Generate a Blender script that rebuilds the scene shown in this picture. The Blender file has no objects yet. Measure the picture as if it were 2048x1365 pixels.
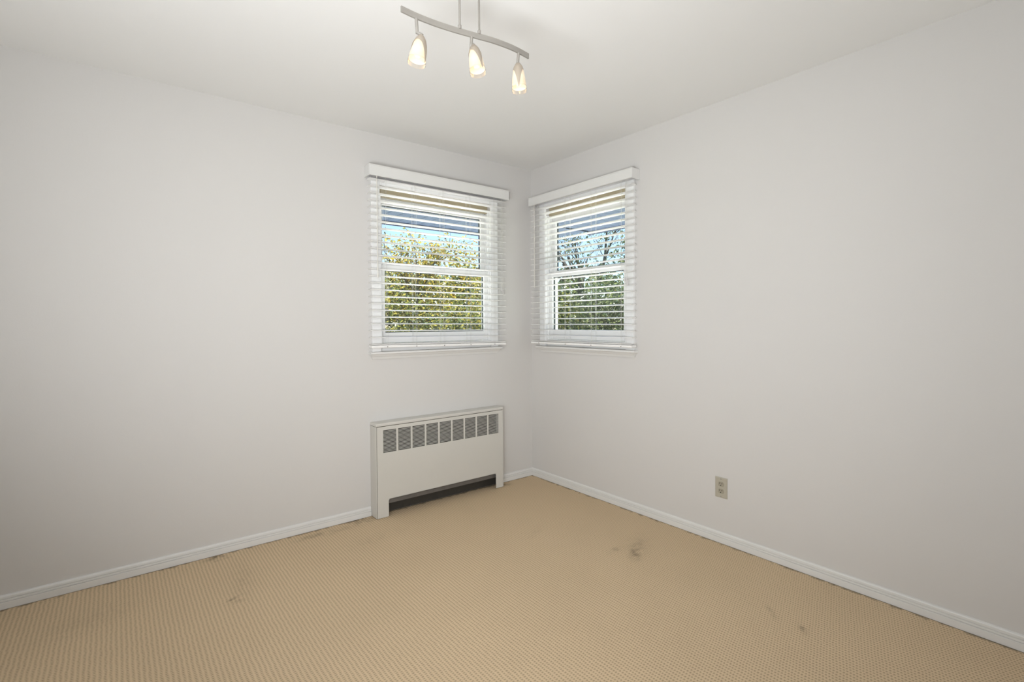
import bpy, bmesh, math, random
from mathutils import Vector, Matrix
random.seed(7)
PI = math.pi
scene = bpy.context.scene
C = scene.collection

# ---------------------------------------------------------------- camera
cam_d = bpy.data.cameras.new('camera'); cam = bpy.data.objects.new('camera', cam_d); C.objects.link(cam)
W, H = 2048.0, 1365.0
YAW, PITCH, ROLL, FPX, CY = 6.69037512e-01, -2.12282135e-02, -5.65394484e-03, 1007.04179, 665.5588
CAM = Vector((-2.63351, -3.07519, 1.23630))
f = Vector((math.cos(PITCH)*math.sin(YAW), math.cos(PITCH)*math.cos(YAW), math.sin(PITCH)))
r = Vector((math.cos(YAW), -math.sin(YAW), 0)); u = r.cross(f)
r2 = r*math.cos(ROLL) + u*math.sin(ROLL); u2 = -r*math.sin(ROLL) + u*math.cos(ROLL)
cam.matrix_world = Matrix(((r2.x, u2.x, -f.x, CAM.x), (r2.y, u2.y, -f.y, CAM.y), (r2.z, u2.z, -f.z, CAM.z), (0, 0, 0, 1)))
cam_d.sensor_width = 36; cam_d.sensor_fit = 'HORIZONTAL'; cam_d.lens = FPX/W*36
cam_d.shift_y = -(H/2 - CY)/W
cam_d.clip_start = 0.02; cam_d.clip_end = 300
scene.camera = cam

# ---------------------------------------------------------------- view, sky, sun, large lights
scene.view_settings.view_transform = 'Standard'; scene.view_settings.look = 'None'
scene.view_settings.gamma = 1; scene.view_settings.use_curve_mapping = False
scene.view_settings.exposure = 0.0
world = bpy.data.worlds.new('world'); scene.world = world; world.use_nodes = True
wn = world.node_tree; wn.nodes.clear()
sky = wn.nodes.new('ShaderNodeTexSky'); sky.sky_type = 'NISHITA'; sky.sun_disc = False
sky.sun_elevation = math.radians(56); sky.sun_rotation = math.radians(41)
sky.air_density = 1.0; sky.dust_density = 0.2; sky.ozone_density = 3.0
bg = wn.nodes.new('ShaderNodeBackground'); bg.inputs['Strength'].default_value = 0.19
wo = wn.nodes.new('ShaderNodeOutputWorld')
wn.links.new(sky.outputs[0], bg.inputs['Color']); wn.links.new(bg.outputs[0], wo.inputs['Surface'])

def light(name, kind, loc, target, energy, color=(1, 1, 1), **kw):
    d = bpy.data.lights.new(name, kind); o = bpy.data.objects.new(name, d); C.objects.link(o)
    d.energy = energy; d.color = color
    for k, v in kw.items(): setattr(d, k, v)
    o.location = loc
    o.rotation_euler = (Vector(target) - Vector(loc)).to_track_quat('-Z', 'Y').to_euler()
    return o
light('sun', 'SUN', (15, 17, 34), (0, 0, 0), 27.0, (1.0, 0.97, 0.93), angle=math.radians(1.0))
# the photographer's flash, bounced off the ceiling behind the camera
fl = light('bounce_flash', 'AREA', (-2.98, -2.50, 0.95), (-1.0, -2.50, 2.44), 37, (0.945, 0.972, 1.0), shape='RECTANGLE', size=1.15, size_y=0.38, spread=math.radians(165))
fd = Vector((1.55, 0.75, 1.49)).normalized(); fx = Vector((-0.75, 1.55, 0)).normalized(); fy = (-fd).cross(fx)
fl.matrix_world = Matrix(((fx.x, fy.x, -fd.x, -2.97), (fx.y, fy.y, -fd.y, -2.45), (fx.z, fy.z, -fd.z, 0.95), (0, 0, 0, 1)))
# added fill light behind the camera, brightening the window corner
light('fill_light', 'AREA', (-2.75, -3.10, 1.35), (-0.60, -0.25, 1.15), 16, (0.97, 0.985, 1.0), shape='RECTANGLE', size=0.7, size_y=1.9, spread=math.radians(96))

# ---------------------------------------------------------------- materials
def mat(name, col, rough=0.6, metal=0.0, noise=None, bump=None, spec=None):
    m = bpy.data.materials.new(name); m.use_nodes = True
    n = m.node_tree; b = n.nodes['Principled BSDF']
    b.inputs['Base Color'].default_value = (*col, 1); b.inputs['Roughness'].default_value = rough
    b.inputs['Metallic'].default_value = metal
    if spec is not None: b.inputs['Specular IOR Level'].default_value = spec
    tc = n.nodes.new('ShaderNodeTexCoord')
    if noise:
        sc, amt = noise
        t = n.nodes.new('ShaderNodeTexNoise'); t.inputs['Scale'].default_value = sc; t.inputs['Detail'].default_value = 5
        n.links.new(tc.outputs['Object'], t.inputs['Vector'])
        mx = n.nodes.new('ShaderNodeMix'); mx.data_type = 'RGBA'
        mx.inputs[6].default_value = (*[c*(1-amt) for c in col], 1); mx.inputs[7].default_value = (*[min(1, c*(1+amt)) for c in col], 1)
        n.links.new(t.outputs['Fac'], mx.inputs[0]); n.links.new(mx.outputs[2], b.inputs['Base Color'])
    if bump:
        sc, st = bump
        t = n.nodes.new('ShaderNodeTexNoise'); t.inputs['Scale'].default_value = sc; t.inputs['Detail'].default_value = 4
        n.links.new(tc.outputs['Object'], t.inputs['Vector'])
        bp = n.nodes.new('ShaderNodeBump'); bp.inputs['Strength'].default_value = st; bp.inputs['Distance'].default_value = 0.002
        n.links.new(t.outputs['Fac'], bp.inputs['Height']); n.links.new(bp.outputs[0], b.inputs['Normal'])
    return m

M = {}
M['wall'] = mat('wall_paint', (0.66, 0.645, 0.625), 0.62, noise=(1.6, 0.012), bump=(160, 0.10), spec=0.3)
M['ceiling'] = mat('ceiling_paint', (0.86, 0.858, 0.845), 0.75, noise=(1.2, 0.008), bump=(140, 0.08), spec=0.2)
M['trim'] = mat('trim_paint', (0.76, 0.755, 0.735), 0.38, noise=(9, 0.02), bump=(60, 0.05))
M['vinyl'] = mat('window_vinyl', (0.90, 0.90, 0.89), 0.35, noise=(12, 0.01))
M['tan'] = mat('tan_head_board', (0.50, 0.43, 0.29), 0.6, noise=(14, 0.08))
M['gasket'] = mat('dark_gasket', (0.035, 0.045, 0.05), 0.5, noise=(40, 0.1))
M['blind'] = mat('blind_vinyl', (0.90, 0.89, 0.87), 0.36, noise=(20, 0.01), bump=(90, 0.04))
M['valance'] = mat('valance_vinyl', (0.76, 0.755, 0.735), 0.42, noise=(20, 0.01), bump=(70, 0.04))
M['cord'] = mat('blind_cord', (0.70, 0.69, 0.66), 0.8, noise=(200, 0.08))
M['plug'] = mat('grey_plug', (0.30, 0.28, 0.26), 0.6, noise=(60, 0.1))
M['wandm'] = mat('wand_plastic', (0.74, 0.72, 0.67), 0.3, noise=(30, 0.03))
M['clear'] = mat('clear_plastic', (0.66, 0.64, 0.64), 0.2, noise=(30, 0.05))
M['enamel'] = mat('heater_enamel', (0.625, 0.61, 0.565), 0.42, noise=(5, 0.02), bump=(50, 0.04))
M['darkin'] = mat('near_black_sheet', (0.055, 0.050, 0.042), 0.6, 0.2, noise=(20, 0.2))  # shade inside the radiator cover put into the colour; roof edge shares it
M['fin'] = mat('dull_fin_metal', (0.18, 0.17, 0.16), 0.55, 0.4, noise=(30, 0.2))
M['outlet'] = mat('ivory_plastic', (0.46, 0.43, 0.35), 0.4, noise=(30, 0.03))
M['socket'] = mat('socket_plastic', (0.36, 0.33, 0.26), 0.4, noise=(30, 0.03))
M['hole'] = mat('slot_dark', (0.012, 0.010, 0.008), 0.7, noise=(30, 0.1))
M['nickel'] = mat('brushed_nickel', (0.36, 0.34, 0.31), 0.45, 0.45, noise=(40, 0.05))
M['bronze'] = mat('warm_petal_metal', (0.44, 0.38, 0.31), 0.42, 0.35, noise=(40, 0.05))
M['soffit'] = mat('soffit_vinyl', (0.060, 0.090, 0.155), 0.5, noise=(3, 0.05))
M['siding'] = mat('house_siding', (0.62, 0.66, 0.70), 0.6, noise=(3, 0.04))
M['bark'] = mat('tree_bark', (0.085, 0.075, 0.062), 0.9, noise=(9, 0.35), bump=(25, 0.6))
M['concrete'] = mat('pale_concrete', (0.80, 0.79, 0.77), 0.85, noise=(4, 0.08), bump=(40, 0.3))
M['grass'] = mat('lawn_grass', (0.13, 0.17, 0.055), 0.9, noise=(1.3, 0.4), bump=(30, 0.6))

def glass():
    m = bpy.data.materials.new('window_glass'); m.use_nodes = True; n = m.node_tree; n.nodes.clear()
    o = n.nodes.new('ShaderNodeOutputMaterial'); mx = n.nodes.new('ShaderNodeMixShader')
    t = n.nodes.new('ShaderNodeBsdfTransparent'); g = n.nodes.new('ShaderNodeBsdfGlossy'); fr = n.nodes.new('ShaderNodeLayerWeight')
    fr.inputs['Blend'].default_value = 0.5
    pw = n.nodes.new('ShaderNodeMath'); pw.operation = 'POWER'; pw.inputs[1].default_value = 5
    ma = n.nodes.new('ShaderNodeMath'); ma.operation = 'MULTIPLY_ADD'; ma.inputs[1].default_value = 0.9; ma.inputs[2].default_value = 0.03
    n.links.new(fr.outputs['Facing'], pw.inputs[0]); n.links.new(pw.outputs[0], ma.inputs[0])
    t.inputs['Color'].default_value = (0.95, 0.97, 0.97, 1); g.inputs['Roughness'].default_value = 0.02
    n.links.new(ma.outputs[0], mx.inputs[0]); n.links.new(t.outputs[0], mx.inputs[1]); n.links.new(g.outputs[0], mx.inputs[2])
    n.links.new(mx.outputs[0], o.inputs['Surface']); return m
M['glass'] = glass()
def frosted(name, col, strength):
    m = bpy.data.materials.new(name); m.use_nodes = True; n = m.node_tree; b = n.nodes['Principled BSDF']
    b.inputs['Base Color'].default_value = (0.60, 0.49, 0.35, 1); b.inputs['Roughness'].default_value = 0.35
    # the lamp behind the frosted glass: brightest round the bulb, half way down the shade
    tc = n.nodes.new('ShaderNodeTexCoord'); sp = n.nodes.new('ShaderNodeSeparateXYZ'); n.links.new(tc.outputs['Generated'], sp.inputs[0])
    rp = n.nodes.new('ShaderNodeValToRGB'); n.links.new(sp.outputs['Z'], rp.inputs[0])
    e = rp.color_ramp.elements; e[0].position = 0.0; e[0].color = (0.95, 0.80, 0.60, 1); e[1].position = 1.0; e[1].color = (0.80, 0.56, 0.33, 1)
    a = rp.color_ramp.elements.new(0.42); a.color = (1.0, 0.88, 0.70, 1)
    a = rp.color_ramp.elements.new(0.16); a.color = (0.90, 0.70, 0.48, 1)
    n.links.new(rp.outputs[0], b.inputs['Emission Color']); b.inputs['Emission Strength'].default_value = strength
    return m
M['shade'] = frosted('lit_frosted_glass', (1, 0.85, 0.62), 0.42)
def clearglass():
    m = bpy.data.materials.new('clear_shade_rim'); m.use_nodes = True; n = m.node_tree; n.nodes.clear()
    o = n.nodes.new('ShaderNodeOutputMaterial'); mx = n.nodes.new('ShaderNodeMixShader')
    t = n.nodes.new('ShaderNodeBsdfTransparent'); g = n.nodes.new('ShaderNodeBsdfGlossy'); fr = n.nodes.new('ShaderNodeLayerWeight')
    fr.inputs['Blend'].default_value = 0.35
    t.inputs['Color'].default_value = (0.97, 0.97, 0.96, 1); g.inputs['Roughness'].default_value = 0.08
    n.links.new(fr.outputs['Facing'], mx.inputs[0]); n.links.new(t.outputs[0], mx.inputs[1]); n.links.new(g.outputs[0], mx.inputs[2])
    n.links.new(mx.outputs[0], o.inputs['Surface']); return m
M['rim'] = clearglass()

def leafmat(name, cols):
    m = bpy.data.materials.new(name); m.use_nodes = True; n = m.node_tree; b = n.nodes['Principled BSDF']
    g = n.nodes.new('ShaderNodeNewGeometry'); rp = n.nodes.new('ShaderNodeValToRGB'); rp.color_ramp.interpolation = 'CONSTANT'
    n.links.new(g.outputs['Random Per Island'], rp.inputs[0])
    e = rp.color_ramp.elements
    for i, c in enumerate(cols):
        q = e[i] if i < 2 else e.new(0.5)
        q.position = i/len(cols); q.color = (*c, 1)
    n.links.new(rp.outputs[0], b.inputs['Base Color']); b.inputs['Roughness'].default_value = 0.6
    tr = n.nodes.new('ShaderNodeBsdfTranslucent'); n.links.new(rp.outputs[0], tr.inputs['Color'])
    mx = n.nodes.new('ShaderNodeMixShader'); mx.inputs[0].default_value = 0.45
    n.links.new(b.outputs[0], mx.inputs[1]); n.links.new(tr.outputs[0], mx.inputs[2])
    n.links.new(mx.outputs[0], n.nodes['Material Output'].inputs['Surface']); return m
M['leaf_yellow'] = leafmat('yellow_leaves', [(0.321, 0.251, 0.037), (0.251, 0.236, 0.050), (0.236, 0.153, 0.028), (0.363, 0.305, 0.084), (0.126, 0.146, 0.042), (0.062, 0.084, 0.034)])
M['leaf_olive'] = leafmat('olive_leaves', [(0.097, 0.123, 0.035), (0.162, 0.170, 0.046), (0.052, 0.078, 0.029), (0.246, 0.220, 0.052), (0.117, 0.144, 0.072), (0.029, 0.046, 0.019)])
M['leaf_green'] = leafmat('green_leaves', [(0.062, 0.090, 0.034), (0.034, 0.054, 0.022), (0.096, 0.117, 0.050), (0.135, 0.156, 0.068), (0.073, 0.101, 0.062), (0.020, 0.030, 0.014)])

def carpet():
    m = bpy.data.materials.new('loop_carpet'); m.use_nodes = True; n = m.node_tree; b = n.nodes['Principled BSDF']
    L = n.links.new
    tc = n.nodes.new('ShaderNodeTexCoord'); sp = n.nodes.new('ShaderNodeSeparateXYZ')
    wob = n.nodes.new('ShaderNodeTexNoise'); wob.inputs['Scale'].default_value = 22; L(tc.outputs['Object'], wob.inputs['Vector'])
    vm = n.nodes.new('ShaderNodeVectorMath'); vm.operation = 'SCALE'; vm.inputs['Scale'].default_value = 0.009; L(wob.outputs['Color'], vm.inputs[0])
    va = n.nodes.new('ShaderNodeVectorMath'); va.operation = 'ADD'; L(tc.outputs['Object'], va.inputs[0]); L(vm.outputs[0], va.inputs[1])
    L(va.outputs[0], sp.inputs[0])
    def mt(op, a, bb=None, c=None):
        q = n.nodes.new('ShaderNodeMath'); q.operation = op
        for i, v in enumerate((a, bb, c)):
            if v is None: continue
            if isinstance(v, (int, float)): q.inputs[i].default_value = v
            else: L(v, q.inputs[i])
        return q.outputs[0]
    X, Y = sp.outputs['X'], sp.outputs['Y']
    A, B = 0.0155, 0.0053
    h1 = mt('MULTIPLY', mt('SINE', mt('MULTIPLY', X, PI/A)), mt('COSINE', mt('MULTIPLY', Y, PI/B)))   # stitches, staggered from row to row
    h2 = mt('COSINE', mt('MULTIPLY', X, 2*PI/A))
    h = mt('ADD', mt('MULTIPLY', h1, 0.35), mt('MULTIPLY', h2, 0.2))          # -1..1 : loop tops to gaps
    gap = mt('POWER', mt('MULTIPLY', mt('SUBTRACT', 1.0, h2), 0.5), 1.1)
    dark = mt('MULTIPLY', gap, mt('ADD', 0.42, mt('MULTIPLY', h1, -0.42)))
    fine = n.nodes.new('ShaderNodeTexNoise'); fine.inputs['Scale'].default_value = 160; fine.inputs['Detail'].default_value = 3; L(tc.outputs['Object'], fine.inputs['Vector'])
    big = n.nodes.new('ShaderNodeTexNoise'); big.inputs['Scale'].default_value = 1.7; big.inputs['Detail'].default_value = 3; L(tc.outputs['Object'], big.inputs['Vector'])
    ramp = n.nodes.new('ShaderNodeMix'); ramp.data_type = 'RGBA'
    ramp.inputs[6].default_value = (0.685, 0.53, 0.352, 1); ramp.inputs[7].default_value = (0.30, 0.225, 0.14, 1)
    L(mt('MINIMUM', mt('MULTIPLY', dark, 0.92), 1.0), ramp.inputs[0])
    hs = n.nodes.new('ShaderNodeHueSaturation'); L(ramp.outputs[2], hs.inputs['Color'])
    L(mt('ADD', mt('ADD', 0.86, mt('MULTIPLY', fine.outputs['Fac'], 0.14)), mt('MULTIPLY', big.outputs['Fac'], 0.14)), hs.inputs['Value'])
    # grime: worn stains on the carpet and a dirty line where it meets the baseboards
    sx = n.nodes.new('ShaderNodeSeparateXYZ'); L(tc.outputs['Object'], sx.inputs[0])
    gn = n.nodes.new('ShaderNodeTexNoise'); gn.inputs['Scale'].default_value = 26; gn.inputs['Detail'].default_value = 4; L(tc.outputs['Object'], gn.inputs['Vector'])
    gn2 = n.nodes.new('ShaderNodeTexNoise'); gn2.inputs['Scale'].default_value = 70; gn2.inputs['Detail'].default_value = 2; L(tc.outputs['Object'], gn2.inputs['Vector'])
    tot = None
    # (x, y, angle, half length, half width, strength)
    ST = [(-0.49, -1.40, 0.75, 0.070, 0.030, 0.5), (-0.40, -1.36, 0.5, 0.12, 0.05, 0.35), (-0.52, -1.30, 0.2, 0.06, 0.02, 0.35),
          (-2.237, -0.545, 0.5, 0.030, 0.010, 0.8), (-2.225, -0.575, 0.2, 0.035, 0.015, 0.3), (-2.232, -0.040, 0.1, 0.05, 0.018, 0.8), (-2.21, -0.08, 0.1, 0.04, 0.008, 0.5),
          (-1.76, -0.085, 0.15, 0.075, 0.022, 0.55), (-1.60, -0.10, 0.0, 0.16, 0.04, 0.22), (-1.425, -0.05, 0.0, 0.085, 0.035, 0.8),
          (-0.495, -2.235, 0.75, 0.030, 0.012, 0.75), (-0.47, -2.10, 0.75, 0.040, 0.012, 0.5), (-0.33, -0.06, 0, 0.05, 0.03, 0.75), (-0.72, -0.86, 0.5, 0.09, 0.03, 0.10), (-2.17, -0.40, 1.4, 0.20, 0.05, 0.16), (-2.75, -0.35, 0.3, 0.22, 0.10, 0.14), (-1.5, -0.35, 0.2, 0.25, 0.07, 0.10)]
    for (x, y, a, la, lb, s) in ST:
        dx = mt('SUBTRACT', sx.outputs['X'], x); dy = mt('SUBTRACT', sx.outputs['Y'], y)
        p = mt('DIVIDE', mt('ADD', mt('MULTIPLY', dx, math.cos(a)), mt('MULTIPLY', dy, math.sin(a))), la)
        q = mt('DIVIDE', mt('ADD', mt('MULTIPLY', dx, -math.sin(a)), mt('MULTIPLY', dy, math.cos(a))), lb)
        d2 = mt('ADD', mt('MULTIPLY', p, p), mt('MULTIPLY', q, q))
        g = mt('MULTIPLY', mt('POWER', 2.71828, mt('MULTIPLY', d2, -1.1)), s)
        tot = g if tot is None else mt('ADD', tot, g)
    tot = mt('MULTIPLY', tot, mt('MULTIPLY', mt('MAXIMUM', mt('SUBTRACT', gn.outputs['Fac'], 0.30), 0.0), 2.6))
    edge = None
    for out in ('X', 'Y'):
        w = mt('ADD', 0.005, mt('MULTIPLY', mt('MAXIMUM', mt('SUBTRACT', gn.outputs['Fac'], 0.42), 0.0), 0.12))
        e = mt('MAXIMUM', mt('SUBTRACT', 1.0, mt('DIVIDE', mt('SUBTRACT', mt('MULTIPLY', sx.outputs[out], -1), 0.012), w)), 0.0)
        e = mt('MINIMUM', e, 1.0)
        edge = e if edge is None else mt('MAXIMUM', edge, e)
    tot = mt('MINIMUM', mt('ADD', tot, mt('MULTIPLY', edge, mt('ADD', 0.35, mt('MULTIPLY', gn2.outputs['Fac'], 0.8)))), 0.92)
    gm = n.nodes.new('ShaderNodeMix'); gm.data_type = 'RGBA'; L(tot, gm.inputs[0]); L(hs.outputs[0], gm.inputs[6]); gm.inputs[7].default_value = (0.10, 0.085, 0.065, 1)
    L(gm.outputs[2], b.inputs['Base Color']); b.inputs['Roughness'].default_value = 0.95; b.inputs['Specular IOR Level'].default_value = 0.1
    bp = n.nodes.new('ShaderNodeBump'); bp.inputs['Strength'].default_value = 0.5; bp.inputs['Distance'].default_value = 0.0025
    L(mt('ADD', h, mt('MULTIPLY', fine.outputs['Fac'], 0.8)), bp.inputs['Height']); L(bp.outputs[0], b.inputs['Normal'])
    return m
M['carpet'] = carpet()

# ---------------------------------------------------------------- mesh helpers
class MB:
    """collects shapes in world coordinates into one bmesh"""
    def __init__(s): s.bm = bmesh.new()
    def box(s, x0, x1, y0, y1, z0, z1, bev=0.0, seg=1):
        g = bmesh.ops.create_cube(s.bm, size=1)['verts']
        for v in g: v.co = Vector(((x0+x1)/2 + v.co.x*(x1-x0), (y0+y1)/2 + v.co.y*(y1-y0), (z0+z1)/2 + v.co.z*(z1-z0)))
        if bev > 0:
            ed = list({e for v in g for e in v.link_edges})
            bmesh.ops.bevel(s.bm, geom=ed, offset=bev, segments=seg, affect='EDGES', profile=0.5)
        return s
    def prism(s, prof, axis, a, b):
        """prof: list of 2D points; axis 'x': pts are (y,z); 'y': pts are (x,z); 'z': (x,y)"""
        def P(t, p): return {'x': (t, p[0], p[1]), 'y': (p[0], t, p[1]), 'z': (p[0], p[1], t)}[axis]
        A = [s.bm.verts.new(P(a, p)) for p in prof]; B = [s.bm.verts.new(P(b, p)) for p in prof]
        n = len(prof)
        for i in range(n): s.bm.faces.new((A[i], A[(i+1) % n], B[(i+1) % n], B[i]))
        s.bm.faces.new(A[::-1]); s.bm.faces.new(B)
        return s
    def tube(s, pts, rad, n=8, cap=True):
        pts = [Vector(p) for p in pts]; rads = rad if isinstance(rad, (list, tuple)) else [rad]*len(pts)
        rings = []
        for i, p in enumerate(pts):
            d = (pts[min(i+1, len(pts)-1)] - pts[max(i-1, 0)]).normalized()
            a = d.cross(Vector((0, 0, 1)) if abs(d.z) < 0.95 else Vector((1, 0, 0))).normalized(); b = d.cross(a)
            rings.append([s.bm.verts.new(p + (a*math.cos(2*PI*k/n) + b*math.sin(2*PI*k/n))*rads[i]) for k in range(n)])
        for A, B in zip(rings, rings[1:]):
            for k in range(n): s.bm.faces.new((A[k], A[(k+1) % n], B[(k+1) % n], B[k]))
        if cap: s.bm.faces.new(rings[0][::-1]); s.bm.faces.new(rings[-1])
        return s
    def lathe(s, base, axis, prof, n=24, cap=True, a0=0):
        """prof: (distance along axis, radius)"""
        ax = Vector(axis).normalized(); a = ax.cross(Vector((0, 1, 0.1))).normalized(); b = ax.cross(a); base = Vector(base)
        rings = [[s.bm.verts.new(base + ax*t + (a*math.cos(2*PI*k/n+a0) + b*math.sin(2*PI*k/n+a0))*rr) for k in range(n)] for t, rr in prof]
        for A, B in zip(rings, rings[1:]):
            for k in range(n): s.bm.faces.new((A[k], A[(k+1) % n], B[(k+1) % n], B[k]))
        if cap: s.bm.faces.new(rings[0][::-1]); s.bm.faces.new(rings[-1])
        return s
    def build(s, name, m, parent=None, origin=None, smooth=False, remap=None):
        bm = s.bm
        if remap:
            for v in bm.verts: v.co = Vector(remap(*v.co))
        bmesh.ops.recalc_face_normals(bm, faces=bm.faces)
        off = Vector(root_loc(parent)) if parent else Vector((0, 0, 0))
        if origin is not None: off = Vector(origin)
        for v in bm.verts: v.co -= off
        me = bpy.data.meshes.new(name); bm.to_mesh(me); bm.free()
        me.materials.append(m)
        if smooth:
            for p in me.polygons: p.use_smooth = True
        o = bpy.data.objects.new(name, me); C.objects.link(o)
        if parent: o.parent = parent; o.location = off - Vector(root_loc(parent))
        else: o.location = off
        return o
def root_loc(o):
    l = Vector((0, 0, 0))
    while o is not None: l += o.location; o = o.parent
    return l
def tag(o, label=None, cat=None, group=None, kind=None):
    for k, v in (('label', label), ('category', cat), ('group', group), ('kind', kind)):
        if v: o[k] = v
    return o
def empty(name, loc, label, cat, group=None, kind=None):
    o = bpy.data.objects.new(name, None); C.objects.link(o); o.location = loc; o.empty_display_size = 0.1
    return tag(o, label, cat, group, kind)
def child_mesh(name, me, parent, loc):
    o = bpy.data.objects.new(name, me); C.objects.link(o); o.parent = parent; o.location = loc; return o

# ---------------------------------------------------------------- room shell
XN, YN, CH, T = -3.22, -3.16, 2.44, 0.090
LW = dict(u0=-1.287, u1=-0.408, o0=-1.345, o1=-0.350)      # left wall window opening and casing, along x
RW = dict(u0=-0.962, u1=-0.180, o0=-1.026, o1=-0.118)      # right wall window, along y
Z0, Z1 = 1.05, 2.115                                        # opening bottom / top
tag(MB().box(XN-T, T, YN-T, T, -0.12, 0).build('floor', M['carpet']), 'beige looped carpet floor with worn dark stains', 'floor', kind='structure')
tag(MB().box(XN-T, T, YN-T, T, CH, CH+0.12).build('ceiling', M['ceiling']), 'plain white painted ceiling', 'ceiling', kind='structure')
wl = MB(); wl.box(XN-T, LW['u0'], 0, T, 0, CH); wl.box(LW['u1'], T, 0, T, 0, CH); wl.box(LW['u0'], LW['u1'], 0, T, 0, Z0); wl.box(LW['u0'], LW['u1'], 0, T, Z1, CH)
tag(wl.build('wall_left', M['wall']), 'off-white painted wall behind the radiator cover', 'wall', kind='structure')
wr = MB(); wr.box(0, T, YN-T, RW['u0'], 0, CH); wr.box(0, T, RW['u1'], 0, 0, CH); wr.box(0, T, RW['u0'], RW['u1'], 0, Z0); wr.box(0, T, RW['u0'], RW['u1'], Z1, CH)
tag(wr.build('wall_right', M['wall']), 'off-white painted wall with the wall outlet', 'wall', kind='structure')
tag(MB().box(XN-T, T, YN-T, YN, 0, CH).build('wall_back', M['wall']), 'off-white wall behind the camera', 'wall', kind='structure')
tag(MB().box(XN-T, XN, YN, 0, 0, CH).build('wall_near', M['wall']), 'off-white side wall beyond the left edge', 'wall', kind='structure')

# baseboards: stepped moulded profile, (depth from wall, z)
BP = [(0, 0.001), (0.0125, 0.001), (0.0125, 0.0300), (0.0118, 0.0312), (0.0075, 0.0322), (0.0075, 0.0335), (0.0118, 0.0348), (0.0112, 0.0420), (0.0068, 0.0430), (0.0068, 0.0444), (0.0100, 0.0460), (0.0092, 0.0540), (0.0066, 0.0585), (0, 0.0605)]
RX0, RX1, RY, RZ = -1.362, -0.362, -0.092, 0.602             # radiator cover
b = MB(); b.prism([(-d, z) for d, z in BP], 'x', XN, RX0-0.002); b.prism([(-d, z) for d, z in BP], 'x', RX1+0.002, -0.0005)
tag(b.build('baseboard_left', M['trim']), 'white moulded baseboard along the radiator wall', 'baseboard', kind='structure')
tag(MB().prism([(-d, z) for d, z in BP], 'y', YN, -0.0005).build('baseboard_right', M['trim']), 'white moulded baseboard under the wall outlet', 'baseboard', kind='structure')

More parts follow.
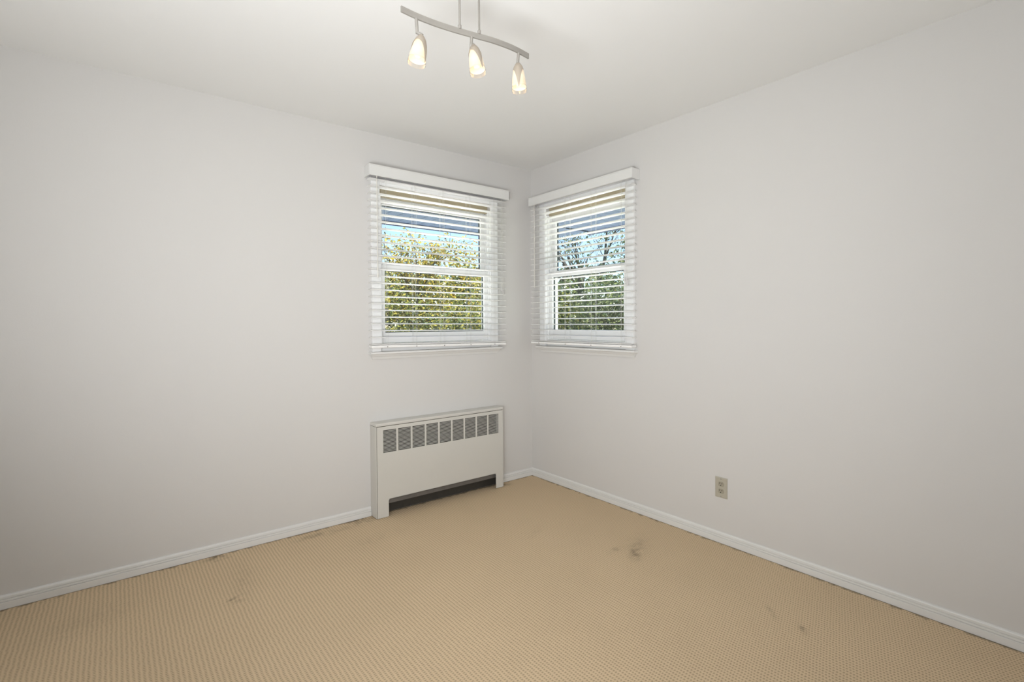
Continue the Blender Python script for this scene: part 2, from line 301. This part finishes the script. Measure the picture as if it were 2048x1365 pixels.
# ---------------------------------------------------------------- windows
def window(name, W_, remap, label, base):
    u0, u1, o0, o1 = W_['u0'], W_['u1'], W_['o0'], W_['o1']
    root = empty(name, base, label, 'window', kind='structure')
    def B(m, nm, boxes, parent=root, bev=0.0012):
        q = MB()
        for bx in boxes: q.box(*bx, bev=bev)
        return q.build(nm, M[m], parent, remap=remap)
    e = 0.0004
    # casing: flat boards round the opening
    B('vinyl', 'casing', [(o0, u0, -0.019, -e, Z0+e, Z1+0.058)]); B('vinyl', 'casing', [(u1, o1, -0.019, -e, Z0+e, Z1+0.058)])
    B('vinyl', 'head_casing', [(u0+e, u1-e, -0.019, -e, Z1, Z1+0.058)])
    # jambs with tracks
    for s, uu in ((1, u0), (-1, u1)):
        bx = []
        def jb(a0, a1, d0, d1): bx.append((min(uu+s*a0, uu+s*a1), max(uu+s*a0, uu+s*a1), d0, d1, Z0+0.03, 2.052))
        jb(e, 0.006, -0.018, 0.088); jb(0.006, 0.016, 0.006, 0.014); jb(0.006, 0.016, 0.046, 0.052); jb(0.006, 0.012, 0.030, 0.033); jb(0.006, 0.010, 0.083, 0.088)
        B('vinyl', 'jamb', bx, bev=0.0008)
    # sill of the frame, raised front lip
    B('vinyl', 'frame_sill', [(u0+e, u1-e, 0.004, 0.088, Z0+e, Z0+0.030), (u0+e, u1-e, -0.001, 0.012, Z0+0.030, Z0+0.052)])
    B('tan', 'head_board', [(u0+e, u1-e, 0.030, 0.088, 2.0525, Z1-e)])
    B('vinyl', 'head_stop', [(u0+0.007, u1-0.007, 0.046, 0.088, 2.046, 2.052)])
    # sashes: frame ring, pane, gasket
    def sash(nm, d0, d1, z0, z1, gz0, gz1):
        a0, a1, st = u0+0.0065, u1-0.0065, 0.0385
        ga, gb = a0+st, a1-st
        bx = [(a0, ga, d0, d1, z0, z1), (gb, a1, d0, d1, z0, z1), (ga, gb, d0, d1, z0, gz0), (ga, gb, d0, d1, gz1, z1)]
        sh = B('vinyl', nm, bx, bev=0.0015)
        dm = (d0+d1)/2
        B('glass', 'pane', [(ga-e, gb+e, dm-0.002, dm+0.002, gz0-e, gz1+e)], sh, bev=0)
        k = 0.0045
        B('gasket', 'gasket', [(ga, ga+k, dm+0.003, d1, gz0, gz1), (gb-k, gb, dm+0.003, d1, gz0, gz1), (ga, gb, dm+0.003, d1, gz1-k, gz1), (ga, gb, dm+0.003, d1, gz0, gz0+k)], sh, bev=0)
        return sh
    sash('upper_sash', 0.054, 0.082, 1.590, 2.046, 1.628, 2.010)
    ls = sash('lower_sash', 0.016, 0.044, Z0+0.053, 1.612, 1.170, 1.578)
    um = (u0+u1)/2
    B('vinyl', 'sash_lock', [(um-0.03, um+0.03, 0.014, 0.044, 1.6125, 1.618), (um-0.008, um+0.022, 0.018, 0.030, 1.618, 1.628)], ls)
    # stool and apron
    q = MB(); pr = [(-0.0006, Z0-0.0175), (-0.038, Z0-0.0175), (-0.0435, Z0-0.0145), (-0.045, Z0-0.009), (-0.0435, Z0-0.0035), (-0.038, Z0-0.0005), (-0.0006, Z0-0.0005)]
    q.prism(pr, 'x', o0-0.022, o1+0.022); q.build('stool', M['trim'], root, remap=remap)
    q = MB(); L_, R_ = o0-0.014, o1+0.014
    pts = []
    prof = [(-0.0006, Z0-0.048), (-0.008, Z0-0.048), (-0.010, Z0-0.042), (-0.014, Z0-0.034), (-0.022, Z0-0.027), (-0.026, Z0-0.018), (-0.0006, Z0-0.018)]
    A = []; Bv = []
    for d, z in prof:                                   # cove returns on itself at both ends
        k = (z-(Z0-0.048))/0.030*0.016
        A.append(q.bm.verts.new((L_+0.016-k, d, z))); Bv.append(q.bm.verts.new((R_-0.016+k, d, z)))
    n = len(prof)
    for i in range(n): q.bm.faces.new((A[i], A[(i+1) % n], Bv[(i+1) % n], Bv[i]))
    q.bm.faces.new(A[::-1]); q.bm.faces.new(Bv)
    q.build('apron', M['trim'], root, remap=remap)
    # outside brick-mould round the opening
    B('vinyl', 'outer_trim', [(u0-0.05, u0, T, T+0.03, Z0-0.05, Z1), (u1, u1+0.05, T, T+0.03, Z0-0.05, Z1), (u0, u1, T, T+0.04, Z0-0.05, Z0)])
    return root
mapL = lambda a, d, z: (a, d, z)
mapR = lambda a, d, z: (d, a, z)
window('window_1', LW, mapL, 'white double-hung window above the radiator cover', (-0.85, 0, Z0))
window('window_2', RW, mapR, 'white double-hung window on the right wall beside the corner', (0, -0.57, Z0))

# ---------------------------------------------------------------- venetian blinds
def blind(W_, remap, label, base, zt, zb, a0, a1, zs, wand, cords, ladders, lift, drop):
    """a0..a1: slat ends along the wall; zs: slat heights; wand/lift: positions along the wall"""
    root = empty('venetian_blind', base, label, 'blind', 'white venetian blinds over the corner windows')
    bx0, bx1 = W_
    # valance: front board, two returns, small top bead
    q = MB()
    q.box(bx0, bx1, -0.080, -0.073, zb, zt, bev=0.0015)
    q.box(bx0, bx0+0.007, -0.0735, -0.0008, zb, zt, bev=0.0012); q.box(bx1-0.007, bx1, -0.0735, -0.0008, zb, zt, bev=0.0012)
    q.box(bx0, bx1, -0.0825, -0.0795, zt-0.008, zt-0.001, bev=0.001); q.box(bx0, bx1, -0.0825, -0.0795, zb+0.001, zb+0.006, bev=0.001)
    q.build('valance', M['valance'], root, remap=remap)
    q = MB(); hz = zb+0.006
    q.box(a0+0.01, a1-0.01, -0.069, -0.067, hz, zt-0.012); q.box(a0+0.01, a1-0.01, -0.023, -0.021, hz, zt-0.012); q.box(a0+0.01, a1-0.01, -0.069, -0.021, hz-0.001, hz+0.001)
    hr = q.build('headrail', M['clear'], root, remap=remap)
    # one crowned slat, shared
    am = (a0+a1)/2; n = 8; t = 0.0028
    q = MB(); top = []; bot = []
    for i in range(n+1):
        d = -0.025 + 0.05*i/n; zc = 0.0040*(1-(d/0.025)**2)
        top.append((d, zc+t/2)); bot.append((d, zc-t/2))
    q.prism(top + bot[::-1], 'x', -(a1-a0)/2, (a1-a0)/2)
    me_o = q.build('slat', M['blind'], None, remap=remap)
    me = me_o.data; bpy.data.objects.remove(me_o)
    for i, z in enumerate(zs):
        k = max(0.0, (1.65-z)/0.55)*drop
        o = child_mesh('slat', me, root, Vector(remap(am, -0.045, z-k/2)) - Vector(base))
        ang = k/(a1-a0)
        if remap is mapL: o.rotation_euler = (random.uniform(-.008, .008)-0.012, ang, random.uniform(-.0006, .0006))
        else: o.rotation_euler = (-ang, random.uniform(-.008, .008)+0.012, random.uniform(-.0006, .0006))
    zr = zs[-1]-0.021; kr = drop
    # bottom rail, a little lower at the window side if the blind sags
    q = MB(); q.box(a0, a1, -0.070, -0.020, zr, zr+0.016, bev=0.003, seg=2)
    for v in q.bm.verts: v.co.z -= kr*(v.co.x-a0)/(a1-a0)
    rail = q.build('bottom_rail', M['blind'], root, remap=remap)
    def railz(a): return zr - kr*(a-a0)/(a1-a0)
    for a in ladders:                                   # cord plugs on the front of the rail, each with its loop of cord
        z = railz(a)
        q = MB().lathe((a, -0.0695, z+0.006), (0, -1, 0), [(0, 0.0035), (0.003, 0.0035), (0.0038, 0.002)], 10)
        q.build('cord_plug', M['plug'], rail, remap=remap)
    for a in ladders:
        q = MB()
        for d in (-0.0705, -0.0195): q.tube([(a-0.004, d, hz), (a-0.004, d, railz(a)+0.015)], 0.0008, 5); q.tube([(a+0.005, d, hz), (a+0.005, d, railz(a)+0.015)], 0.0005, 5)
        for z in zs: q.tube([(a-0.004, -0.0705, z-0.004), (a-0.004, -0.0195, z-0.004)], 0.0004, 4)
        q.build('ladder_cord', M['cord'], root, remap=remap)
    # tilt wand
    wa, wz = wand
    q = MB().lathe((wa, -0.0765, zb-0.001), (0, 0, -1), [(0, 0.0035), (0.004, 0.0035), (0.006, 0.002), (0.014, 0.002), (0.018, 0.0032), (zb-wz-0.05, 0.0032)], 6)
    w = q.build('tilt_wand', M['wandm'], root, remap=remap)
    MB().lathe((wa, -0.0765, wz+0.05), (0, 0, -1), [(0, 0.0034), (0.012, 0.0046), (0.042, 0.0052), (0.048, 0.0042)], 8).build('wand_tip', M['wandm'], w, remap=remap)
    # lift cords with tassels
    for i, (ca, cz) in enumerate(lift):
        q = MB().tube([(ca, -0.074, zb+0.004), (ca+0.001, -0.075, cz)], 0.0007, 6)
        c = q.build('lift_cord', M['cord'], root, remap=remap)
        MB().lathe((ca+0.001, -0.0765, cz+0.002), (0.05*(i-0.5), 0, -1), [(0, 0.0015), (0.003, 0.0035), (0.010, 0.0040), (0.024, 0.0058), (0.028, 0.0045)], 10).build('tassel', M['clear'], c, remap=remap, smooth=True)
    return root
zsL = [1.098+0.0432*k for k in range(24, -1, -1)]
zsR = [1.0880+0.0422*k for k in range(24, -1, -1)]
blind((-1.381, -0.286), mapL, 'white venetian blind on the window above the radiator cover', (-0.835, 0, 1.075), 2.222, 2.152, -1.372, -0.312, zsL,
      (-1.331, 1.515), 0, (-1.268, -1.062, -0.85, -0.632, -0.42), [(-0.357, 1.49), (-0.345, 1.47)], 0.012)
blind((-1.060, -0.060), mapR, 'white venetian blind on the right wall window nearest the outlet', (0, -0.56, 1.065), 2.200, 2.135, -1.050, -0.072, zsR,
      (-0.1255, 1.500), 0, (-0.965, -0.705, -0.455, -0.165), [(-1.003, 1.515), (-1.018, 1.507), (-1.026, 1.490)], 0.0)

# ---------------------------------------------------------------- radiator cover
rc = empty('radiator_cover', ((RX0+RX1)/2, RY/2, 0), 'white enamelled metal radiator cover with nine louvred grilles', 'radiator')
q = MB()
q.box(RX0, RX0+0.0015, RY+0.004, -0.0014, 0.004, RZ-0.021); q.box(RX0+0.0015, RX0+0.004, RY+0.0005, RY+0.005, 0.004, RZ-0.021)
q.build('side_panel', M['enamel'], rc)
q = MB(); q.box(RX1-0.0015, RX1, RY+0.004, -0.0014, 0.004, RZ-0.021); q.box(RX1-0.009, RX1-0.0015, RY+0.0005, RY+0.005, 0.004, RZ-0.021)
q.build('side_panel', M['enamel'], rc)
q = MB(); q.box(RX0-0.001, RX1+0.001, RY-0.001, -0.0014, RZ-0.0205, RZ, bev=0.005, seg=3); q.build('top_panel', M['enamel'], rc)
# front panel with the nine openings and the foot cut-out
fx0, fx1, fy = RX0+0.0065, RX1-0.0105, RY
g0, gp, gw, gz0, gz1 = -1.3145, 0.1021, 0.0895, 0.411, 0.556
q = MB(); t = 0.0016; zt = RZ-0.0225
cx0, cx1, cz = -1.281, -0.433, 0.113
xs = [fx0]+[v for i in range(9) for v in (g0+i*gp, g0+i*gp+gw)]+[fx1]
q.box(fx0, fx1, fy, fy+t, gz1, zt)
for i in range(0, len(xs)-1, 2): q.box(xs[i], xs[i+1], fy, fy+t, gz0, gz1)
q.box(fx0, fx1, fy, fy+t, cz, gz0)
q.box(fx0, cx0, fy, fy+t, 0.003, cz); q.box(cx1, fx1, fy, fy+t, 0.003, cz)
rr = 0.012
for cx, s in ((cx0, 1), (cx1, -1)):                      # rounded inner corners of the cut-out
    pr = [(cx, cz)] + [(cx+s*(rr-rr*math.sin(a*PI/12)), cz-(rr-rr*math.cos(a*PI/12))) for a in range(0, 7)]
    q.prism(pr, 'y', fy, fy+t)
q.box(cx0, cx1, fy, fy+0.008, cz, cz+0.0012)            # folded edge
fp = q.build('front_panel', M['enamel'], rc)
for i in range(9):
    q = MB(); x = g0+i*gp
    ns = 17; p = (gz1-gz0)/ns
    for k in range(ns):                                 # louvre blades, pressed in and tilted
        z = gz0+k*p
        q.prism([(fy+0.0002, z), (fy+0.0002, z+0.0019), (fy+0.0036, z+0.0030), (fy+0.0036, z+0.0020)], 'x', x-0.0004, x+gw+0.0004)
    tag(q.build('louvre_grille', M['enamel'], fp), kind='stuff')
# inside: added dark plate standing in for the deep shade, convector fins, pipe
MB().box(RX0+0.003, RX1-0.003, -0.0040, -0.0022, 0.002, RZ-0.022).build('shadow_plate', M['darkin'], rc)
q = MB().box(RX0+0.030, RX1-0.030, -0.070, -0.012, 0.125, 0.130); q.box(RX0+0.03, RX1-0.03, -0.071, -0.069, 0.078, 0.19)
q.box(RX0+0.03, RX1-0.03, -0.013, -0.011, 0.078, 0.19)
q.build('element_cradle', M['fin'], rc)
q = MB()
for k in range(60): x = RX0+0.06+k*(0.88/59); q.box(x, x+0.0008, -0.066, -0.016, 0.132, 0.185)
tag(q.build('convector_fins', M['fin'], rc), kind='stuff')
MB().tube([(RX0+0.02, -0.04, 0.16), (RX1-0.03, -0.04, 0.16), (RX1-0.022, -0.04, 0.15), (RX1-0.022, -0.04, 0.003)], 0.009, 12).build('pipe', M['fin'], rc, smooth=True)
MB().box(RX0+0.004, RX1-0.004, RY+0.006, -0.005, 0.34, 0.3415).build('baffle', M['darkin'], rc)

# ---------------------------------------------------------------- wall outlet
oy0, oy1, oz0, oz1 = -1.6495, -1.5785, 0.252, 0.366
wo_ = empty('wall_outlet', (0, -1.614, 0.309), 'ivory double electrical outlet low on the right wall', 'outlet')
ym = (oy0+oy1)/2
q = MB()
A_ = [(oy0, oz0), (oy1, oz0), (oy1, oz1), (oy0, oz1)]
bo = [q.bm.verts.new((-0.0006, y, z)) for y, z in A_]; k = 0.0045
mi = [q.bm.verts.new((-0.0030, y, z)) for y, z in A_]
fr = [q.bm.verts.new((-0.0062, y+(k if y == oy0 else -k), z+(k if z == oz0 else -k))) for y, z in A_]
for P_, Q_ in ((bo, mi), (mi, fr)):
    for i in range(4): q.bm.faces.new((P_[i], P_[(i+1) % 4], Q_[(i+1) % 4], Q_[i]))
q.bm.faces.new(fr); q.bm.faces.new(bo[::-1])
q.build('cover_plate', M['outlet'], wo_)
for zc in (0.309+0.0195, 0.309-0.0195):
    q = MB(); pr = []
    for i in range(24):
        a = 2*PI*i/24; pr.append((ym+0.0172*math.cos(a), zc+max(-0.0135, min(0.0135, 0.0172*math.sin(a)))))
    A = [q.bm.verts.new((-0.0055, y, z)) for y, z in pr]; B_ = [q.bm.verts.new((-0.0080, ym+(y-ym)*0.96, zc+(z-zc)*0.96)) for y, z in pr]
    for i in range(24): q.bm.faces.new((A[i], A[(i+1) % 24], B_[(i+1) % 24], B_[i]))
    q.bm.faces.new(B_); q.bm.faces.new(A[::-1])
    so = q.build('socket', M['socket'], wo_)
    MB().box(-0.0083, -0.0070, ym+0.0052, ym+0.0078, zc+0.0005, zc+0.0090).build('slot', M['hole'], so)
    MB().box(-0.0083, -0.0070, ym-0.0078, ym-0.0052, zc+0.0005, zc+0.0085).build('slot', M['hole'], so)
    MB().lathe((-0.0070, ym, zc-0.0065), (-1, 0, 0), [(0, 0.0028), (0.0013, 0.0028)], 12).build('slot', M['hole'], so)
for zc in (oz0+0.0085, oz1-0.0085):
    MB().lathe((-0.0058, ym, zc), (-1, 0, 0), [(0, 0.0030), (0.0012, 0.0028), (0.0016, 0.0018)], 12).build('screw', M['plug'], wo_)

# ---------------------------------------------------------------- ceiling track light
BZ = 2.236
bar_pts = [(-1.898, -1.5844), (-1.8446, -1.5799), (-1.778, -1.5815), (-1.7256, -1.5870), (-1.6859, -1.5930), (-1.6436, -1.6010), (-1.6066, -1.6085), (-1.5631, -1.6170), (-1.5007, -1.6220), (-1.4482, -1.6205), (-1.391, -1.6134)]
def smooth_line(pts, n):
    out = []
    for i in range(len(pts)-1):
        p0, p1, p2, p3 = [Vector(pts[max(0, min(len(pts)-1, j))]) for j in (i-1, i, i+1, i+2)]
        for k in range(n):
            t_ = k/n; out.append(0.5*((2*p1) + (-p0+p2)*t_ + (2*p0-5*p1+4*p2-p3)*t_*t_ + (-p0+3*p1-3*p2+p3)*t_**3))
    out.append(Vector(pts[-1])); return out
tl = empty('track_light', (-1.645, -1.60, CH), 'brushed nickel ceiling light with wavy bar and three lit glass shades', 'lamp')
sp_ = smooth_line(bar_pts, 4)
q = MB(); prev = None
for i, p in enumerate(sp_):
    d = (sp_[min(i+1, len(sp_)-1)]-sp_[max(i-1, 0)]).normalized(); nn = Vector((-d.y, d.x))
    ring = [q.bm.verts.new((p.x+nn.x*a, p.y+nn.y*a, BZ+z)) for a, z in ((-0.0028, -0.0095), (0.0028, -0.0095), (0.0028, 0.0095), (-0.0028, 0.0095))]
    if prev:
        for k in range(4): q.bm.faces.new((prev[k], prev[(k+1) % 4], ring[(k+1) % 4], ring[k]))
    else: q.bm.faces.new(ring[::-1])
    prev = ring
q.bm.faces.new(prev); q.build('curved_bar', M['nickel'], tl)
def bar_y(x):
    for a, b_ in zip(sp_, sp_[1:]):
        if a.x <= x <= b_.x: return a.y+(b_.y-a.y)*(x-a.x)/(b_.x-a.x)
for x in (-1.6835, -1.6120):
    y = bar_y(x)
    q = MB().lathe((x, y, BZ+0.008), (0, 0, 1), [(0, 0.0062), (0.012, 0.0062), (0.016, 0.0038), (CH-BZ-0.028, 0.0038)], 14)
    q.build('rod', M['nickel'], tl, smooth=False)
xm = -1.648
MB().lathe((xm, -1.60, CH-0.0008), (0, 0, -1), [(0, 0.060), (0.010, 0.060), (0.018, 0.055), (0.022, 0.044)], 40).build('canopy', M['nickel'], tl, smooth=False)
def spot(x, top, axis, length, stem_end, r0, roll):
    y = bar_y(x)
    top = Vector(top); ax = Vector(axis).normalized()
    st = MB().tube([(x, y, BZ-0.008), stem_end], 0.0052, 12).build('stem', M['nickel'], tl)
    MB().lathe(Vector(stem_end)+Vector((0, 0, 0.003)), tuple(top-Vector(stem_end)) if (top-Vector(stem_end)).length > 1e-4 else (0, 0, -1), [(0, 0.0050), ((top-Vector(stem_end)).length+0.004, 0.0058)], 10).build('swivel', M['nickel'], st)
    # frosted glass cup
    P = [(0.004, 0.0105), (0.014, 0.0168), (0.030, 0.0220), (0.055, 0.0262), (length-0.016, 0.0290), (length-0.014, 0.0288)]
    sc = r0/0.0290
    P = [(t_, r_*sc) for t_, r_ in P]
    g = MB().lathe(top, ax, P, 32, cap=False)
    g.bm.faces.new([v for v in g.bm.verts][:32][::-1])
    # inner disc: the glowing bulb end seen in the open mouth
    sh = g.build('glass_shade', M['shade'], tl, smooth=True)
    bl = MB().lathe(top+ax*0.012, ax, [(0, 0.006), (0.02, 0.012), (length-0.045, 0.014), (length-0.034, 0.010)], 20).build('bulb', M['shade'], tl, smooth=True)
    MB().lathe(top, ax, [(length-0.0175, 0.0300*sc), (length-0.006, 0.0308*sc), (length, 0.0303*sc)], 32, cap=False).build('clear_rim', M['rim'], sh, smooth=True)
    # metal cap with two long pointed petals hugging the glass
    a = ax.cross(Vector((0, 1, 0.1))).normalized(); b_ = ax.cross(a)
    q = MB(); N, K = 96, 14; rows = []
    def rad(t_):
        for (t0, r0_), (t1, r1_) in zip([(-0.004, 0.004)]+P, P):
            if t0 <= t_ <= t1: return r0_+(r1_-r0_)*(t_-t0)/(t1-t0)
        return P[-1][1]
    for j in range(K+1):
        row = []
        for i in range(N):
            th = 2*PI*i/N
            ph = abs((th-roll+PI/2) % PI - PI/2)                      # two petals opposite each other
            c = min(1.0, 1.15*math.exp(-ph/0.38))
            end = 0.020 + (length*0.96-0.020)*c
            t_ = -0.003 + (end+0.003)*j/K
            rr_ = rad(t_) + 0.0016
            if j == 0: rr_ = 0.003
            row.append(q.bm.verts.new(top + ax*t_ + (a*math.cos(th)+b_*math.sin(th))*rr_))
        rows.append(row)
    for A, B2 in zip(rows, rows[1:]):
        for i in range(N): q.bm.faces.new((A[i], A[(i+1) % N], B2[(i+1) % N], B2[i]))
    q.bm.faces.new(rows[0][::-1])
    q.build('petal_cap', M['bronze'], tl, smooth=True)
    lt = light('shade_bulb', 'POINT', tuple(top+ax*(length+0.012)), (0, 0, 0), 0.18, (1.0, 0.78, 0.52), shadow_soft_size=0.02)
    lt.parent = tl; lt.location = Vector(top+ax*(length+0.012)) - tl.location; lt.rotation_euler = (0, 0, 0)
spot(-1.842, (-1.8295, -1.5905, 2.171), (-0.0145, 0.006, -0.0860), 0.094, (-1.840, -1.5815, 2.180), 0.0285, 1.0)
spot(-1.640, (-1.6350, -1.6060, 2.197), (0.0040, -0.0200, -0.1000), 0.103, (-1.6425, -1.6000, 2.186), 0.0270, 1.55)
spot(-1.445, (-1.4470, -1.6190, 2.189), (0.0020, -0.0050, -0.1000), 0.102, (-1.4480, -1.6190, 2.192), 0.0265, 2.3)

# ---------------------------------------------------------------- outside: eaves, lawn, trees
def eave(label, remap, a0, a1, out):
    root = empty('roof_eave', remap((a0+a1)/2, T, 2.06), label, 'eave')
    q = MB(); k = a0
    while k < a1:                                        # ribbed soffit boards
        q.box(k, min(k+0.094, a1), T+0.001, out, 2.060, 2.072, bev=0.002); k += 0.1
    q.build('soffit_board', M['soffit'], root, remap=remap)['kind'] = 'stuff'
    MB().box(a0, a1, out+0.001, out+0.02, 2.03, 2.22).build('fascia', M['soffit'], root, remap=remap)
    MB().prism([(out+0.02, 2.21), (out+0.02, 2.10), (out+0.05, 2.075), (out+0.10, 2.075), (out+0.13, 2.11), (out+0.13, 2.21)], 'x', a0, a1).build('gutter', M['siding'], root, remap=remap)
    MB().prism([(-0.2, 2.60), (out+0.12, 2.225), (out+0.12, 2.245), (-0.2, 2.62)], 'x', a0, a1).build('roof_edge', M['darkin'], root, remap=remap)
    return root
eave('pale blue ribbed soffit seen through the window above the radiator cover', mapL, -4.0, 0.80, 0.76)
eave('pale blue ribbed soffit seen through the right wall window', mapR, -4.0, 0.14, 0.80)

q = MB(); N = 26
vs = [[q.bm.verts.new((-30+80*i/N, -30+80*j/N, -0.75+0.12*math.sin(i*1.3)*math.cos(j*1.1))) for j in range(N+1)] for i in range(N+1)]
for i in range(N):
    for j in range(N): q.bm.faces.new((vs[i][j], vs[i+1][j], vs[i+1][j+1], vs[i][j+1]))
tag(q.build('lawn', M['grass']), 'rough green lawn outside the windows', 'lawn', kind='structure')

def tree(label, loc, height, crown, nleaf, leaf, leafsize, spread, seed, depth=4, name='tree', crown_z=0.6, flat=1.0, trunk_r=0.1, leafy=1.0, hue=None):
    rnd = random.Random(seed)
    root = empty(name, loc, label, 'tree' if name != 'hedge' else 'hedge', 'trees beyond the windows' if name == 'tree' else None)
    base = Vector(loc); q = MB(); tips = []
    def branch(p, d, ln, rad, lv):
        pts = [p]; n = 4; dd = d.copy(); pp = p.copy()
        for _ in range(n):
            dd = (dd + Vector((rnd.uniform(-1, 1), rnd.uniform(-1, 1), rnd.uniform(-.5, .8)))*0.16).normalized(); pp = pp + dd*ln/n; pts.append(pp.copy())
        q.tube(pts, [rad*(1-0.5*i/n) for i in range(n+1)], 6 if lv > 1 else 4)
        if lv <= 2: tips.extend(pts[1:])
        if lv == 0: return
        for _ in range(rnd.choice((3, 3, 4))):
            a = rnd.uniform(0, 2*PI); t_ = rnd.uniform(0.35, 1.0)
            k = rnd.uniform(0.5, 1.1)
            nd = (dd + Vector((math.cos(a)*k, math.sin(a)*k, rnd.uniform(-0.1, 0.5)))).normalized()
            branch(pts[min(n, int(t_*n+0.5))], nd, ln*rnd.uniform(0.55, 0.8), rad*0.5, lv-1)
    branch(base.copy(), Vector((0.05, 0, 1)), height*0.42, trunk_r, depth)
    q.build('trunk', M['bark'], root)
    if nleaf:
        verts, faces = [], []
        cz = base.z + height*crown_z
        for i in range(nleaf):
            if tips and rnd.random() < 0.55:
                c = rnd.choice(tips) + Vector((rnd.gauss(0, .16), rnd.gauss(0, .16), rnd.gauss(0, .14)))*spread
            else:
                th = rnd.uniform(0, 2*PI); ph = math.acos(rnd.uniform(-1, 1)); rr = rnd.uniform(0.45, 1)**0.5*(1+0.18*math.sin(3*th+seed)*math.sin(2.3*ph+seed*2))
                c = Vector((base.x+crown*rr*math.sin(ph)*math.cos(th), base.y+crown*rr*math.sin(ph)*math.sin(th), cz+crown*flat*rr*math.cos(ph)))
            if c.z < base.z+0.05: continue
            s_ = leafsize*rnd.uniform(0.6, 1.3)
            a = Vector((rnd.gauss(0, 1), rnd.gauss(0, 1), rnd.gauss(0, .7))).normalized(); b_ = a.orthogonal().normalized()
            b_ = (b_*math.cos(rnd.uniform(0, 6)) + a.cross(b_)*math.sin(rnd.uniform(0, 6))).normalized()
            k = len(verts); c = c-base
            verts += [c-a*s_, c+b_*s_*0.5, c+a*s_, c-b_*s_*0.5]; faces.append((k, k+1, k+2, k+3))
        me = bpy.data.meshes.new('foliage'); me.from_pydata([tuple(v) for v in verts], [], faces); me.materials.append(M[leaf])
        tag(child_mesh('foliage', me, root, (0, 0, 0)), kind='stuff')
    return root
G = -0.75
# added pale concrete slabs, unseen, to bounce sunlight up at blinds and soffit
q = MB()
def slab(x0, x1, y0, y1): q.box(x0, x1, y0, y1, -0.75, -0.60, bev=0.01)
for i in range(9): slab(-6+i*1.0, -5.01+i*1.0, T+0.02, 3.2)
for i in range(8): slab(T+0.02, 3.2, -1.0-i*1.0-0.99, -1.0-i*1.0)
slab(T+0.02, 3.2, -0.99, 0.16)
tag(q.build('bounce_slabs', M['concrete']), 'added unseen pale concrete slabs bouncing sunlight up to the windows', 'reflector', kind='structure')
# seen through the window above the radiator cover
tree('yellow autumn tree in the middle of the left window', (3.65, 7.2, G), 4.3, 0.95, 8000, 'leaf_yellow', 0.042, 0.8, 3, crown_z=0.64, flat=1.3)
tree('low yellow-green bush along the bottom of the left window', (1.6, 6.0, G), 2.6, 1.25, 11000, 'leaf_olive', 0.036, 1.0, 5, depth=3, crown_z=0.62, flat=0.95)
tree('golden bush at the left edge of the left window', (0.2, 7.4, G), 3.2, 1.35, 8000, 'leaf_yellow', 0.042, 1.0, 8, depth=3, crown_z=0.55, flat=1.05)
tree('low olive bush at the lower right of the left window', (3.2, 5.6, G), 2.5, 1.15, 9000, 'leaf_olive', 0.034, 1.0, 11, depth=3, crown_z=0.6)
tree('bare branching tree against the sky in the left window', (2.6, 12.0, G), 8.0, 1.5, 500, 'leaf_olive', 0.05, 1.6, 21, depth=5, trunk_r=0.14)
# seen through the right wall window
tree('bare dark-trunked tree in the right wall window', (6.6, 5.35, G), 6.4, 1.0, 900, 'leaf_green', 0.045, 1.2, 33, depth=5, trunk_r=0.10)
tree('tall soft green tree at the right of the right wall window', (8.2, 4.4, G), 5.6, 1.35, 5500, 'leaf_green', 0.05, 1.1, 34, depth=4, crown_z=0.6, flat=1.3)
tree('dark green bush filling the bottom of the right wall window', (5.6, 4.2, G), 2.85, 1.45, 14000, 'leaf_green', 0.036, 1.0, 36, depth=3, crown_z=0.60)
tree('yellow-green bush at the lower left of the right wall window', (4.7, 5.2, G), 2.75, 1.15, 9000, 'leaf_olive', 0.036, 1.0, 38, depth=3, crown_z=0.62)
# distant belt of trees closing the view
k = 0
for x, y in ((-3, 17), (1.5, 18), (6, 17), (10, 15.5), (13.5, 12.5), (16, 9), (17.5, 5), (18, 0.5)):
    k += 1
    tree('distant green tree in the belt closing the garden', (x, y, G), 5.0+0.4*math.sin(k*2.1), 2.9, 11000, 'leaf_green' if k % 2 else 'leaf_olive', 0.13, 1.4, 50+k, depth=3, crown_z=0.45, flat=0.75)['group'] = 'distant belt of trees'
